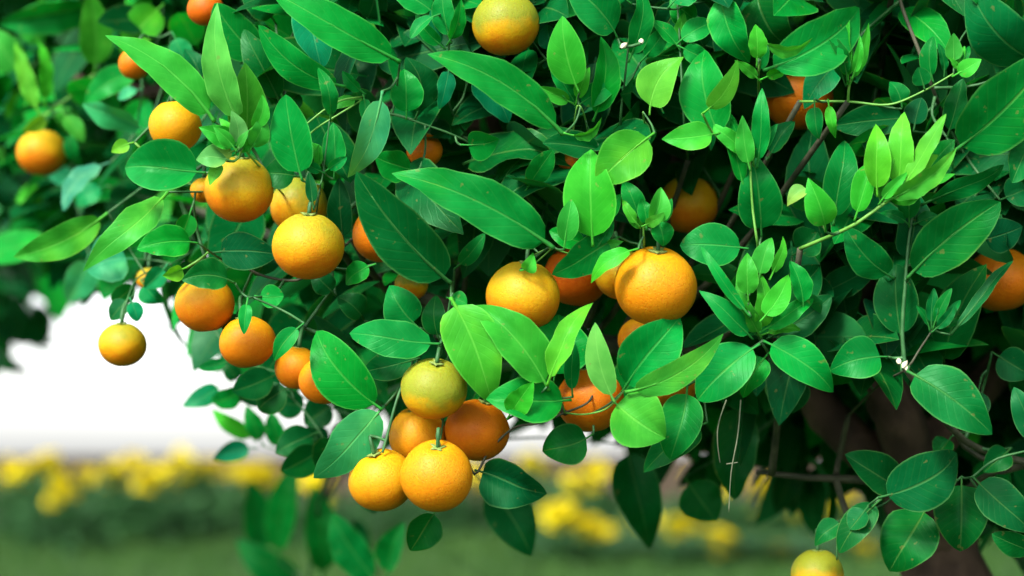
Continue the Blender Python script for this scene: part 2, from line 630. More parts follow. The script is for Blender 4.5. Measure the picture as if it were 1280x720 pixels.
BLOSSOM = flower_parts()


def plant_foliage(h, w, n, seed):
    r = random.Random(seed)
    v, f = [], []
    for _ in range(n):
        a, rad = r.uniform(0, 6.283), w * math.sqrt(r.random())
        z = h * r.uniform(0.05, 0.98) * (1 - 0.35 * (rad / w) ** 2)
        p = Vector((rad * math.cos(a), rad * math.sin(a), z))
        d = Vector((math.cos(a) + r.uniform(-.7, .7), math.sin(a) + r.uniform(-.7, .7), r.uniform(-.3, .9))).normalized()
        s = d.cross(Vector((r.uniform(-.4, .4), r.uniform(-.4, .4), 1))).normalized()
        L, W = r.uniform(.05, .10), r.uniform(.012, .022)
        b = len(v)
        v += [p, p + d * L * .5 + s * W, p + d * L * .5 - s * W, p + d * L - Vector((0, 0, .012))]
        f += [(b, b + 1, b + 3), (b, b + 3, b + 2)]
    me = bpy.data.meshes.new('foliage')
    me.from_pydata([tuple(x) for x in v], [], f)
    me.materials.append(M_PLANT)
    return me


FOLI = [plant_foliage(0.30, 0.20, 520, s) for s in range(4)]


def ground_xy(px, D):
    return ((px - 640) * K * D, D)


# (pixel x of plant, distance, [(pixel x, pixel y) of each blossom head])
PLANTS = [
    (18, 11.5, [(12, 582), (26, 592), (18, 604), (34, 612)]),
    (62, 11.0, [(55, 578), (48, 590), (70, 584), (62, 574)]),
    (82, 9.6, [(76, 603), (84, 618), (78, 630), (88, 610)]),
    (158, 11.2, [(140, 590), (152, 580), (166, 572), (172, 584), (158, 596), (148, 600)]),
    (195, 10.6, [(184, 606), (196, 598), (204, 588), (190, 612)]),
    (228, 11.6, [(216, 578), (226, 572), (238, 584), (232, 594), (220, 606), (240, 600)]),
    (268, 11.8, [(256, 588), (268, 584), (280, 592), (262, 598)]),
    (322, 11.0, [(305, 594), (318, 586), (332, 592), (345, 600), (320, 604)]),
    (398, 10.4, [(385, 604), (398, 612), (410, 622), (402, 600)]),
    (470, 11.2, [(455, 606), (472, 600), (486, 610)]),
    (590, 11.8, [(575, 600), (590, 592), (604, 604)]),
    (668, 12.0, [(660, 584), (672, 578), (680, 590)]),
    (722, 11.2, [(712, 602), (728, 596), (740, 610), (722, 616), (745, 584), (752, 592)]),
    (702, 9.3, [(692, 636), (704, 640), (712, 648), (698, 648)]),
    (738, 8.8, [(728, 658), (740, 656), (748, 666), (734, 668)]),
    (800, 9.4, [(794, 648), (804, 656), (808, 646)]),
    (850, 9.0, [(846, 658), (856, 664), (850, 672)]),
    (900, 8.5, [(892, 676), (904, 674), (900, 686), (908, 682)]),
    (956, 11.6, [(946, 608), (958, 604), (952, 622), (964, 618), (950, 640), (962, 634), (956, 650)]),
    (1008, 11.2, [(994, 618), (1006, 610), (1020, 620), (1012, 634), (1000, 642), (1024, 646), (1032, 628), (1016, 660)]),
    (968, 8.6, [(962, 688), (972, 694)]),
    (1086, 9.0, [(1076, 684), (1090, 690), (1082, 698)]),
    (1062, 11.5, [(1050, 620), (1066, 612), (1058, 634)]),
    (1228, 11.0, [(1218, 602), (1230, 606), (1236, 622), (1222, 616)]),
    (1250, 11.6, [(1246, 590), (1256, 596), (1248, 604)]),
    (120, 12.4, [(112, 596), (126, 600)]),
    (880, 11.9, [(868, 604), (884, 598), (894, 606)]),
    (540, 12.3, [(530, 600), (548, 606)]),
]


def flower_bed():
    for i, (px, D, heads) in enumerate(PLANTS):
        x, y = ground_xy(px, D)
        root = new_obj('flowering_plant', None)
        root.location = (x, y, 0)
        tag(root, 'bushy green bed plant topped with round yellow blossoms', 'flower', 'yellow flowering plants along the bed')
        fo = new_obj('foliage', FOLI[i % 4], root)
        top = max(0.16, max(CAM.z - (py - HORIZON) * K * D for _, py in heads))
        fo.scale = (1.15, 1.0, max(0.45, (top - 0.05) / 0.30))
        fo.rotation_euler = (0, 0, i * 1.3)
        fo['kind'] = 'stuff'
        heads = heads + [(a + rng.uniform(-9, 9), b + rng.uniform(-7, 9)) for a, b in heads]
        for (hx, hy) in heads:
            dy = rng.uniform(-0.10, 0.10)
            bx = (hx - px) * K * D
            bz = CAM.z - (hy - HORIZON) * K * (D + dy)
            b = new_obj('blossom', BLOSSOM, root)
            b.location = (bx, dy, bz)
            sc = rng.uniform(1.05, 1.6)
            b.scale = (sc, sc, sc * .9)
            b.rotation_euler = (rng.uniform(0.1, 0.7), rng.uniform(-.4, .4), rng.uniform(0, 6))
            p = [Vector((bx * .25, dy * .3, 0)), Vector((bx * .7, dy * .8, bz * .55)), Vector((bx, dy, bz - .002))]
            tube_obj('stem', catmull(p, 3), [.004] * 7, root, M_PLANT, 4)


flower_bed()

# ------------------------------------------------------------------ the citrus tree: trunk, limbs, twigs
TREE_BASE = Vector((0.275, 1.10, 0.0))
tree = new_obj('citrus_tree', None)
tree.location = TREE_BASE
tag(tree, 'leafy citrus tree hung with small orange fruit, brown forked trunk', 'tree')

NODES = []          # (point, owner object) along every limb and twig


def tree_tube(name, path, radii, mat, sides=7, wob=0.0, parent=None, node=True):
    o = tube_obj(name, path, radii, parent or tree, mat, sides, wob, TREE_BASE)
    if node:
        NODES.extend((p, o, radii[i]) for i, p in enumerate(path))
    return o


def taper(n, a, b):
    return [a + (b - a) * i / (n - 1) for i in range(n)]


def limb(name, pts, a, b, sub=5, mat=None):
    path = catmull(pts, sub)
    return tree_tube(name, path, taper(len(path), a, b), mat or M_BARK, 9, 0.05)


fork = P(1178, 700, 22)
limb('trunk', [TREE_BASE + Vector((0.02, 0.02, -0.03)), TREE_BASE + Vector((0.0, 0.0, 0.12)), (TREE_BASE + fork) * 0.5 + Vector((0.01, 0, 0.08)), fork, P(1140, 580, 20)], 0.034, 0.020)
limb('limb', [fork, P(1128, 540, 17), P(1098, 455, 18), P(1075, 330, 22), P(1090, 120, 26), P(1060, -160, 30), P(1000, -420, 34)], 0.015, 0.006)
limb('limb', [P(1150, 600, 20), P(1060, 545, 19), P(1000, 470, 20), P(900, 330, 22), P(720, 200, 22), P(500, 130, 19), P(300, 110, 17), P(120, 110, 18), P(40, 40, 22)], 0.013, 0.0028)
limb('limb', [P(1000, 470, 20), P(880, 440, 17), P(740, 430, 14), P(600, 400, 13), P(500, 360, 13), P(400, 320, 12), P(300, 280, 12), P(200, 250, 13)], 0.007, 0.0018, mat=M_WOODY)
limb('limb', [P(740, 430, 14), P(620, 460, 14), P(510, 480, 15), P(440, 530, 15), P(400, 620, 17), P(385, 740, 18)], 0.0035, 0.0010, mat=M_TWIG)
limb('limb', [P(1140, 580, 20), P(1230, 480, 24), P(1330, 330, 28), P(1400, 100, 32), P(1440, -200, 36)], 0.013, 0.005)
limb('limb', [fork, P(1150, 560, 36), P(1020, 300, 50), P(900, 0, 60), P(780, -300, 66)], 0.014, 0.005)
limb('limb', [P(900, 330, 22), P(830, 150, 26), P(760, -60, 30), P(700, -300, 34)], 0.007, 0.003)
limb('limb', [P(500, 130, 19), P(420, -20, 22), P(330, -200, 26)], 0.004, 0.002)
limb('limb', [P(1178, 640, 22), P(1100, 604, 14), P(1010, 597, 12), P(945, 590, 12)], 0.0030, 0.0012, mat=M_WOODY)
limb('limb', [P(1178, 650, 22), P(1225, 600, 12), P(1290, 580, 8)], 0.0030, 0.0015, mat=M_WOODY)

# visible shoots: ([(px, py, cm behind focus), ...], radius px, radius px at end, material)
G_, S_, W_ = M_TWIG, M_SHOOT, M_WOODY
TWIGS = [
    ([(1000, 311, 1), (1062, 284, -1.5), (1100, 258, -2), (1132, 236, -2.2), (1150, 222, -2.2)], 4.6, 3.0, S_),
    ([(1000, 127, 2), (1060, 127, 0), (1110, 131, -0.5), (1150, 116, -1), (1192, 92, -1.2)], 3.2, 2.0, S_),
    ([(1060, 127, 0), (1061, 112, -0.5), (1064, 96, -0.8)], 3.4, 2.4, S_),
    ([(1132, 462, 0), (1128, 415, 0), (1132, 350, 0), (1136, 300, 0.3), (1142, 262, 0.5)], 5.2, 3.0, G_),
    ([(1060, 520, 12), (1100, 480, 5), (1132, 462, 0), (1150, 436, -0.3), (1166, 412, -0.5)], 3.4, 2.2, W_),
    ([(1118, -30, 3), (1128, 10, 2.5), (1148, 62, 2), (1166, 110, 2.2), (1180, 150, 4)], 4.4, 4.6, W_),
    ([(980, 470, 10), (960, 440, 1.5), (950, 424, 0.6), (938, 392, -0.4), (934, 372, -0.6)], 4.2, 2.4, G_),
    ([(952, 380, 8), (948, 315, 0.2), (941, 262, -0.4), (938, 200, -0.6), (942, 172, -0.6)], 3.6, 2.0, S_),
    ([(560, 440, 8), (588, 586, 2.0), (612, 562, 1.4), (642, 535, 1), (672, 529, 0.6), (706, 516, 0.4), (738, 500, 0.4), (742, 470, 3)], 3.0, 2.6, W_),
    ([(706, 516, 0.4), (730, 518, -0.8), (756, 512, -1.4), (772, 498, -1.8), (780, 488, -1.8)], 2.2, 1.8, S_),
    ([(706, 516, 0.4), (700, 498, -0.8), (686, 484, -1.4)], 2.0, 1.6, S_),
    ([(545, 420, 7), (556, 420, 1), (562, 380, -0.5), (566, 366, -0.6)], 3.4, 2.4, G_),
    ([(520, 440, 7), (508, 470, 1), (496, 500, -0.4), (484, 545, -0.6), (478, 566, -0.7)], 3.6, 3.2, G_),
    ([(460, 118, 8), (452, 121, 2), (420, 128, 1), (380, 158, 0.8), (350, 190, 1)], 2.4, 1.8, S_),
    ([(462, 118, 8), (448, 128, 2), (420, 145, 1), (390, 165, 1.2), (360, 200, 2)], 2.2, 1.8, S_),
    ([(455, 130, 6), (475, 138, 2), (520, 152, 2), (580, 175, 3), (620, 205, 5)], 2.6, 2.6, G_),
    ([(600, 190, 7), (565, 140, 4), (560, 90, 2.5), (562, 50, 1.6)], 3.0, 2.4, G_),
    ([(650, 345, 7), (690, 310, 1), (660, 322, 3)], 2.0, 1.6, S_),
    ([(760, 330, 7), (740, 308, 0), (720, 318, -0.4), (695, 312, -0.8)], 2.4, 2.0, S_),
    ([(790, 200, 8), (776, 160, 2.5), (780, 110, 1.5), (784, 72, 1), (788, 30, 1.2)], 3.2, 2.2, G_),
    ([(740, 200, 8), (732, 150, 1), (722, 132, 0), (716, 170, 1.5)], 2.2, 1.8, S_),
    ([(805, 200, 8), (806, 165, 2), (804, 140, -0.5)], 2.4, 2.0, S_),
    ([(803, 330, 4), (805, 306, -0.4), (804, 282, -1.2)], 3.0, 2.4, S_),
    ([(950, 140, 7), (948, 100, 0.5), (950, 75, -0.8)], 3.4, 2.6, S_),
    ([(360, 250, 6), (330, 215, 1.5), (305, 185, 0), (298, 165, -0.2)], 2.8, 2.2, S_),
    ([(395, 270, 4), (400, 235, 0.4), (404, 215, 0.4), (412, 150, 0.2)], 2.2, 1.6, G_),
    ([(440, 300, 6), (400, 330, 2.4), (372, 350, 2.2), (330, 345, 3), (300, 330, 3)], 3.6, 3.0, W_),
    ([(690, 240, 7), (672, 290, 2), (688, 304, -0.6), (696, 312, -0.8)], 2.6, 2.0, G_),
    ([(860, 200, 8), (856, 165, 2), (850, 60, 1.6), (846, -10, 2)], 3.0, 2.6, G_),
    ([(562, 420, 7), (560, 450, 2.6), (556, 505, 1.5), (552, 540, .1), (549, 553, -.9)], 2.6, 2.2, G_),
    ([(440, 500, 14), (400, 505, 9), (350, 480, 8), (312, 482, 8), (284, 478, 8)], 2.6, 1.6, G_),
    ([(430, 520, 14), (400, 545, 9), (355, 562, 9), (326, 556, 9)], 2.4, 1.6, G_),
    ([(260, 300, 12), (215, 330, 8), (175, 345, 7), (160, 372, 6), (155, 398, 6)], 2.6, 1.8, G_),
    ([(1090, 640, 8), (1080, 640, 2.5), (1050, 668, 2.2), (1046, 700, 2.5)], 2.6, 2.0, G_),
]
for pts, r0, r1, m in TWIGS:
    path = catmull([P(*p) for p in pts], 5)
    s = K * FOCUS * 0.5
    tree_tube('twig', path, taper(len(path), r0 * s * 1.1, r1 * s * 1.1), m, 7, 0.04)


def nearest(p, depth_bias=True):
    best, bd = None, 1e9
    for q, o, r in NODES:
        d = (q - p).length
        if depth_bias and (q - p).dot(FWD) < -0.004:
            d *= 2.0
        if d < bd:
            best, bd = (q, o, r), d
    return best, bd


def connect(p, r=0.0010, mat=None):
    """grow a thin twig from the nearest limb or twig out to p; returns the object that carries p"""
    (q, o, rq), d = nearest(p)
    if (q - p).length < 0.006:
        return o
    mid = (p + q) * 0.5 + FWD * min(0.03, 0.25 * (p - q).length) + Vector((rng.uniform(-1, 1), 0, rng.uniform(-1, 0.4))) * 0.10 * (p - q).length
    path = catmull([q, mid, p], 4)
    return tree_tube('twig', path, taper(len(path), min(rq, r * 1.5), r * 0.8), mat or M_TWIG, 6, 0.04)


# root the explicit shoots on the limbs
starts = [P(*t[0][0]) for t in TWIGS]
twig_objs = set(o for q, o, r in NODES if o.name.startswith('twig'))
limb_nodes = [(q, o, r) for q, o, r in NODES if not o.name.startswith('twig')]
for p in starts:
    q, o, r = min(limb_nodes, key=lambda t: (t[0] - p).length)
    if (q - p).length > 0.004:
        mid = (p + q) * 0.5 + Vector((0, 0.015, -0.01))
        path = catmull([q, mid, p], 5)
        tree_tube('twig', path, taper(len(path), 0.0021, 0.0014), M_WOODY, 6, 0.05)

# ------------------------------------------------------------------ leaves one by one
# (base x, base y, tip x, tip y, width px, cm behind focus, tone, side bend, curl, roll)
LEAVES = [
    # upper-left, soft
    (130, 8, 0, 32, 40, 15, 'M', .08), (118, 92, 110, -14, 42, 14, 'M', .05), (92, 32, 32, 38, 16, 16, 'G', 0, .1, 40),
    (28, 95, -12, 35, 44, 15, 'M'), (50, 145, 20, 50, 22, 13, 'Y', -.03), (56, 135, 55, 48, 18, 14, 'M'),
    (185, 165, 98, 137, 30, 10, 'G', .12, .1, -35), (176, 86, 104, 130, 34, 12, 'M', .05), (205, 5, 150, 62, 44, 12, 'D'),
    (178, 112, 148, 124, 14, 11, 'G', 0, .1, 30), (62, 140, 28, 165, 18, 13, 'Y'), (76, 138, 105, 178, 22, 13, 'M'), (88, 160, 98, 208, 18, 14, 'M', 0, .1, 25),
    (138, 203, 79, 264, 24, 11, 'G', .14, .1, 35), (134, 232, 94, 254, 28, 13, 'T'), (135, 266, 16, 322, 42, 7, 'M', -.06),
    (210, 240, 101, 327, 40, 3.5, 'L', -.08, .06, 20), (168, 178, 138, 190, 18, 5, 'Y'), (150, 60, 185, 30, 26, 16, 'D'), (60, 60, 20, 20, 34, 18, 'M'),
    (95, 175, 70, 130, 26, 17, 'D'), (40, 110, 5, 145, 30, 19, 'D'), (140, 150, 100, 100, 34, 17, 'D'), (100, 230, 60, 215, 24, 16, 'T'),
    (185, 100, 215, 60, 30, 12, 'D'), (215, 40, 235, 90, 30, 9, 'D'), (190, 20, 160, -15, 34, 13, 'D'), (60, 240, 20, 250, 30, 18, 'D'),
    # left shoot
    (257, 216, 153, 203, 66, 1, 'M', -.02, .05, 12), (268, 152, 131, 44, 46, 0, 'L', .08, .06, 10), (302, 158, 270, 4, 40, 0.3, 'P', -.07, .05, -12),
    (306, 180, 306, 78, 50, 1.2, 'L', .02, .04, 10), (308, 166, 328, 118, 20, -.6, 'L', .12, .1, 15), (378, 226, 357, 118, 52, 0, 'M', -.02, .05, -14),
    (378, 222, 328, 216, 42, 1.6, 'D', 0, .05, 15), (302, 186, 250, 160, 28, -.8, 'L', .05), (292, 202, 246, 196, 30, -.7, 'P'), (300, 182, 274, 147, 15, -1, 'L'),
    (310, 192, 333, 148, 26, -.6, 'L'), (280, 200, 262, 232, 16, -.3, 'L', 0, .1, 25), (432, 108, 323, 31, 40, .8, 'M', -.10, .05, -10), (334, 78, 268, 4, 52, 5, 'M'),
    (352, 132, 303, 38, 40, 4, 'D'), (500, 77, 338, -14, 50, .4, 'M', -.03, .06, 14), (384, -6, 402, 86, 50, 2.6, 'T', .05), (413, 152, 404, 87, 21, -.3, 'M', -.03, .1, 20),
    (417, 224, 416, 153, 30, .8, 'M', .04), (402, 200, 388, 178, 18, .9, 'L'), (392, 262, 386, 215, 15, -.2, 'D'),
    (260, 140, 235, 60, 34, 7, 'D'), (345, 30, 300, -20, 40, 6, 'D'), (380, 110, 345, 140, 26, 5, 'D'), (360, 110, 330, 60, 30, 7, 'D'),
    # centre top
    (478, 114, 439, 224, 38, 0, 'G', -.03, .06, -15), (508, 150, 506, 86, 42, 1.8, 'M', 0, .04, 10), (508, 205, 500, 138, 38, 4, 'D'), (518, 150, 512, 72, 46, 3, 'D', .14, .04, 30),
    (704, 168, 537, 66, 50, -1.5, 'M', .07, .05, 12), (546, 20, 492, -12, 38, 1, 'M'), (550, 18, 513, 48, 15, 0, 'M', .04, .05, 40), (564, 54, 552, -14, 30, .8, 'M', -.04),
    (563, 80, 551, 136, 22, 2, 'T'), (586, 92, 638, 148, 44, 4, 'T', -.05), (576, 181, 623, 176, 38, 1.8, 'M', .04), (534, 38, 466, 48, 44, 8, 'D'), (566, 60, 505, 72, 30, 6, 'D'),
    (692, 310, 491, 215, 62, -1.2, 'M', .05, .05, 10), (564, 354, 445, 214, 72, -.2, 'D', -.03, .04, -14), (522, 216, 467, 198, 40, 1.8, 'M', .05), (430, 305, 424, 222, 32, 4, 'D'),
    (568, 336, 606, 292, 22, 4, 'M'), (470, 330, 430, 354, 27, 1, 'M', .06, .05, 20), (600, 10, 580, -20, 40, 4, 'D'), (455, 30, 470, -20, 36, 6, 'D'), (540, 130, 585, 100, 28, 6, 'D'),
    (610, 235, 655, 215, 24, 5, 'D'), (640, 130, 670, 180, 34, 6, 'D'), (690, 120, 655, 95, 26, 5, 'D'), (475, 175, 460, 130, 20, 5, 'D'),
    # centre
    (772, 48, 712, -18, 54, 0, 'M', .05, .05, 15), (724, 116, 702, 20, 48, -.6, 'L', -.04, .05, -12), (741, 152, 756, 46, 34, 1, 'M', .03, .05, 25), (704, 166, 752, 146, 12, -1.6, 'L', .28, .05, 35),
    (758, 190, 679, 178, 34, 1, 'D', .02, .04, 15), (818, 166, 745, 230, 62, -1.7, 'L', .02, .05, 8), (741, 308, 738, 186, 66, -1.1, 'L', 0, .05, -8), (705, 312, 715, 249, 28, -1.8, 'L', -.04, .08, 15),
    (774, 296, 696, 346, 44, -.2, 'M', .05, .05, -18), (748, 300, 706, 302, 30, .8, 'D'), (798, 311, 736, 350, 22, -1.7, 'L', .05, .06, 25), (806, 286, 826, 234, 28, -1.4, 'L', .06, .08, 20),
    (801, 285, 779, 248, 13, -1.4, 'L', -.15, .1, 25), (802, 280, 781, 226, 28, 1, 'M', 0), (820, 272, 830, 307, 28, -.8, 'M', -.03), (826, 284, 840, 248, 15, -.4, 'M'), (742, 278, 776, 244, 24, 2, 'M'),
    (655, 242, 691, 188, 30, 2, 'M', -.04, .05, 20), (702, 270, 648, 246, 44, 4, 'D'), (650, 338, 667, 318, 20, -1, 'L', .1, .15, 15), (800, 78, 834, 34, 25, 2, 'M'),
    (812, 144, 853, 70, 48, -1, 'Y', -.13, .08, -20), (902, 176, 876, 60, 62, -.8, 'M', -.06, .05, -10), (878, 142, 923, 76, 26, -1.9, 'Y', .06, .06, 25), (900, 166, 827, 174, 36, -1, 'L', -.04, .05, 15),
    (785, 78, 806, -18, 28, .8, 'M', .03, .04, 30), (852, -4, 818, 48, 42, 3, 'D'), (884, 68, 858, 16, 34, 3, 'D'), (900, -14, 931, 77, 46, -.2, 'M', .04, .05, 12), (946, -14, 982, 62, 62, 3, 'D'),
    (954, 88, 1079, 10, 66, -1.1, 'M', .05, .05, 10), (946, 84, 945, 30, 24, -2, 'L', -.05, .1, 25), (950, 46, 1016, 49, 15, -2, 'L', .22, .1, 35), (680, 20, 720, -10, 40, 5, 'D'), (730, 180, 775, 160, 24, 4, 'D'),
    (770, 130, 815, 110, 26, 5, 'D'), (690, 70, 684, 30, 26, 3, 'T'), (835, 10, 870, -20, 40, 1, 'M'), (790, 5, 760, -25, 36, 2, 'M'), (875, 30, 838, 0, 34, 2.5, 'M'),
    # right top
    (1060, 106, 1060, 26, 17, -.7, 'L', -.04), (1062, 106, 1086, 28, 15, -.7, 'L', .04), (1058, 108, 1043, 50, 13, -.4, 'M'), (1064, 100, 1076, 46, 12, -.9, 'L'),
    (1167, 104, 1164, 45, 23, -1, 'M', -.05), (1180, 98, 1173, 54, 11, -.9, 'M', .06), (1193, 84, 1192, 41, 21, -1.3, 'L'), (1198, 88, 1206, 57, 10, -1.1, 'L'), (1190, 96, 1227, 74, 22, -1.5, 'L'),
    (1156, 112, 1148, 84, 24, -1.1, 'M', 0, .02, 0), (1184, 172, 1204, 98, 28, .8, 'D', .03), (1128, 136, 1114, 101, 25, 0, 'M'), (1142, 164, 1152, 122, 30, .6, 'D'),
    (1018, 124, 1022, 174, 22, -.2, 'M', 0, .1, 15), (1035, 124, 1043, 170, 14, -.3, 'L'), (1140, 148, 1042, 157, 42, 3, 'D'), (1068, 104, 1127, 26, 62, 5, 'D'), (1052, 74, 1006, 130, 38, 3, 'T'),
    (1300, 78, 1210, -14, 72, .2, 'M', -.06, .05, -15), (1226, 14, 1222, -20, 28, -1, 'M'), (1191, 190, 1312, 72, 86, -1, 'M', .02, .04, 18),
    (1105, 252, 1197, 191, 26, -2.4, 'L', .05, .05, 20), (1097, 246, 1100, 154, 34, -2.4, 'Y', -.05, .05, 12), (1068, 276, 1096, 188, 28, -1.8, 'L'), (1122, 240, 1127, 138, 34, -2.1, 'Y', .04, .05, -12),
    (1127, 236, 1181, 141, 22, -2.6, 'Y', .03), (1146, 226, 1192, 174, 32, -1.6, 'M'), (1042, 282, 1062, 174, 42, -.6, 'M', -.04, .05, 10), (1032, 290, 1010, 222, 38, -2, 'L', .08, .08, -10),
    (1016, 234, 983, 256, 20, -2.6, 'P', .1, .08, 25), (952, 296, 944, 197, 56, .6, 'M', 0, .04, 8), (946, 210, 950, 113, 24, -.8, 'M', .04), (938, 214, 928, 144, 24, -1.1, 'L', -.03), (931, 238, 913, 140, 22, -.4, 'M', -.05),
    (960, 200, 990, 150, 26, 3, 'D'), (936, 311, 850, 306, 54, 0, 'M', .02, .05, 12), (938, 396, 879, 310, 15, -1.2, 'M', -.03), (936, 378, 935, 316, 28, -1.2, 'L', -.04), (948, 352, 962, 296, 28, -.8, 'L'),
    (962, 350, 986, 298, 14, -1, 'L'), (950, 402, 987, 343, 30, -1.4, 'L', .05), (1004, 388, 988, 326, 26, -.6, 'M'), (958, 424, 1040, 370, 46, .8, 'D', .04), (978, 368, 1028, 334, 46, 2, 'D'),
    (954, 426, 1045, 486, 50, -.2, 'M', -.03, .06, -14), (950, 430, 871, 499, 62, -.6, 'M', .03, .05, 10), (962, 440, 926, 494, 38, .6, 'M', .02), (941, 424, 881, 363, 28, -.3, 'M', -.04, .05, 20), (985, 458, 985, 516, 56, 6, 'D'),
    (990, 320, 1022, 290, 42, 2.4, 'D'), (1000, 40, 1030, 0, 40, 5, 'D'), (1110, 200, 1080, 160, 34, 3, 'D'), (1235, 60, 1195, 25, 40, 5, 'D'), (1190, 60, 1240, 90, 40, 5, 'T'),
    # right middle
    (1118, 348, 1056, 283, 46, 0, 'M', -.05, .05, -12), (1134, 348, 1251, 252, 66, -.7, 'M', -.05, .05, 12), (1132, 334, 1150, 236, 44, .8, 'D', 0, .05, 15), (1152, 256, 1264, 214, 25, -.1, 'M', -.04, .05, 30),
    (1222, 302, 1279, 284, 44, 1, 'D', 0, .05, 20), (1302, 160, 1266, 228, 40, -.4, 'M'), (1128, 428, 1120, 330, 56, 1, 'D'), (1165, 412, 1168, 360, 15, -.6, 'M', -.05), (1166, 412, 1190, 360, 15, -.7, 'M'),
    (1166, 412, 1201, 374, 12, -.6, 'M'), (1134, 464, 1240, 541, 66, -1, 'M', -.03, .05, -8), (1110, 446, 1039, 460, 54, -.1, 'M', .03, .05, 14), (1188, 418, 1262, 318, 15, -.8, 'D', .03),
    (1250, 250, 1285, 235, 40, 3, 'D'), (1240, 440, 1290, 470, 44, 5, 'D'), (1225, 480, 1215, 530, 36, 5, 'D'), (1195, 300, 1215, 350, 40, 5, 'D'), (1060, 400, 1050, 340, 40, 6, 'D'), (1180, 460, 1160, 500, 30, 7, 'D'),
    # bottom right
    (1098, 622, 1201, 572, 70, .8, 'M', .04, .05, 12), (1126, 612, 1056, 568, 48, 4, 'D'), (1102, 624, 1048, 690, 38, 1.8, 'M', .04), (1086, 632, 1062, 662, 28, 1.4, 'M'), (1058, 650, 1018, 676, 28, 2.6, 'D'),
    (1160, 632, 1112, 708, 72, 3, 'D'), (1202, 596, 1200, 688, 68, 2.4, 'D'), (1216, 596, 1294, 664, 52, 1, 'M', .05, .05, -15), (1296, 692, 1242, 670, 32, 1, 'M'), (1302, 560, 1268, 486, 36, .5, 'M'),
    (1265, 560, 1230, 590, 34, 5, 'D'), (1190, 545, 1170, 570, 28, 6, 'D'),
    # bottom centre
    (594, 588, 674, 624, 60, 1.8, 'D', -.08), (606, 606, 664, 692, 60, 22, 'D'), (548, 634, 514, 690, 44, 2.8, 'D', .03), (480, 508, 399, 600, 56, .6, 'G', .04, .06, -20), (478, 512, 391, 416, 66, .2, 'M', -.05, .05, -14),
    (550, 430, 439, 411, 48, -.6, 'M', -.04, .05, 12), (524, 410, 487, 359, 50, .8, 'M', -.06), (524, 448, 452, 464, 38, 1.4, 'D'), (551, 428, 544, 370, 32, 1, 'D', -.06), (563, 372, 612, 506, 70, -1.1, 'L', -.06, .05, 8),
    (558, 372, 584, 380, 22, .2, 'M'), (686, 488, 596, 379, 58, -1.6, 'L', .05, .05, 10), (684, 482, 729, 374, 30, -2, 'Y', .04, .07, -20), (692, 478, 702, 396, 80, .6, 'M', 0, .04, 10), (716, 496, 718, 428, 20, -1, 'M'),
    (714, 500, 611, 496, 58, -1, 'M', -.04, .05, 14), (634, 524, 667, 476, 32, -1.8, 'L', -.08, .08, 20), (769, 504, 744, 403, 34, -2.2, 'P', -.05, .06, -15), (778, 490, 852, 400, 72, -.7, 'M', -.06, .05, 10),
    (782, 490, 905, 419, 36, -2.2, 'L', .06, .05, 14), (764, 498, 832, 547, 76, -1.7, 'L', .06, .05, -8), (859, 482, 836, 571, 54, 0, 'M', -.06, .05, 10), (884, 528, 810, 584, 42, 1, 'D', .05), (856, 596, 896, 652, 56, 20, 'D'),
    (784, 556, 816, 684, 58, 24, 'D'), (742, 542, 676, 560, 52, 1, 'D', -.1), (926, 498, 914, 624, 56, 16, 'D'), (850, 440, 880, 470, 34, 4, 'D'), (750, 460, 745, 500, 30, 3, 'D'),
    # left and lower-left
    (310, 372, 305, 418, 17, -.2, 'M'), (318, 370, 355, 370, 30, 1, 'M', .05), (294, 354, 227, 350, 40, -.4, 'D', .10, .1, 15), (248, 304, 171, 312, 40, .8, 'M', .05, .05, 15), (266, 316, 346, 318, 48, 2, 'D', -.05),
    (234, 334, 204, 346, 20, 2, 'Y'), (168, 324, 110, 336, 62, 8, 'G', .06, .1, 25), (112, 318, 84, 378, 40, 14, 'D'), (162, 372, 172, 402, 20, 6, 'T'), (380, 404, 341, 450, 24, -.8, 'M', .05, .02, 10), (292, 450, 247, 461, 15, 7, 'M'),
    (280, 478, 228, 508, 26, 8, 'T', -.08), (312, 480, 264, 504, 28, 8, 'M'), (350, 466, 290, 490, 40, 6, 'D'), (366, 480, 320, 510, 40, 6, 'D'), (322, 552, 261, 516, 22, 9, 'L', .04), (330, 558, 308, 508, 24, 9, 'M'),
    (322, 560, 266, 574, 26, 9, 'T', .08), (350, 566, 338, 516, 24, 9, 'M'), (400, 540, 344, 566, 40, 7, 'D'), (410, 560, 352, 592, 40, 7, 'D'), (420, 540, 400, 590, 44, 7, 'D'),
    (328, 700, 313, 600, 38, 18, 'M'), (346, 700, 364, 586, 38, 17, 'M'), (474, 730, 413, 642, 46, 16, 'M'), (404, 725, 394, 608, 42, 18, 'M'), (484, 725, 500, 655, 34, 17, 'M'), (384, 730, 296, 680, 42, 20, 'M'),
    (440, 728, 450, 650, 36, 20, 'D'), (300, 385, 285, 425, 24, 4, 'D'), (345, 300, 320, 345, 30, 4, 'D'), (420, 370, 390, 340, 30, 4, 'D'), (455, 400, 425, 370, 34, 5, 'D'), (210, 330, 180, 360, 26, 7, 'T'), (140, 300, 120, 345, 30, 10, 'D'),
    (170, 350, 140, 378, 26, 7, 'D'), (165, 372, 138, 400, 24, 6.5, 'D'), (176, 350, 200, 380, 26, 7.5, 'T'), (390, 505, 340, 500, 36, 8, 'D'), (420, 500, 380, 530, 40, 8, 'D'),
    (360, 480, 330, 455, 30, 7, 'D'), (400, 520, 385, 570, 34, 9, 'D'), (300, 480, 282, 452, 22, 8, 'D'), (340, 470, 300, 505, 34, 8, 'D'), (440, 520, 425, 580, 40, 9, 'D'), (440, 600, 470, 640, 34, 10, 'D'),
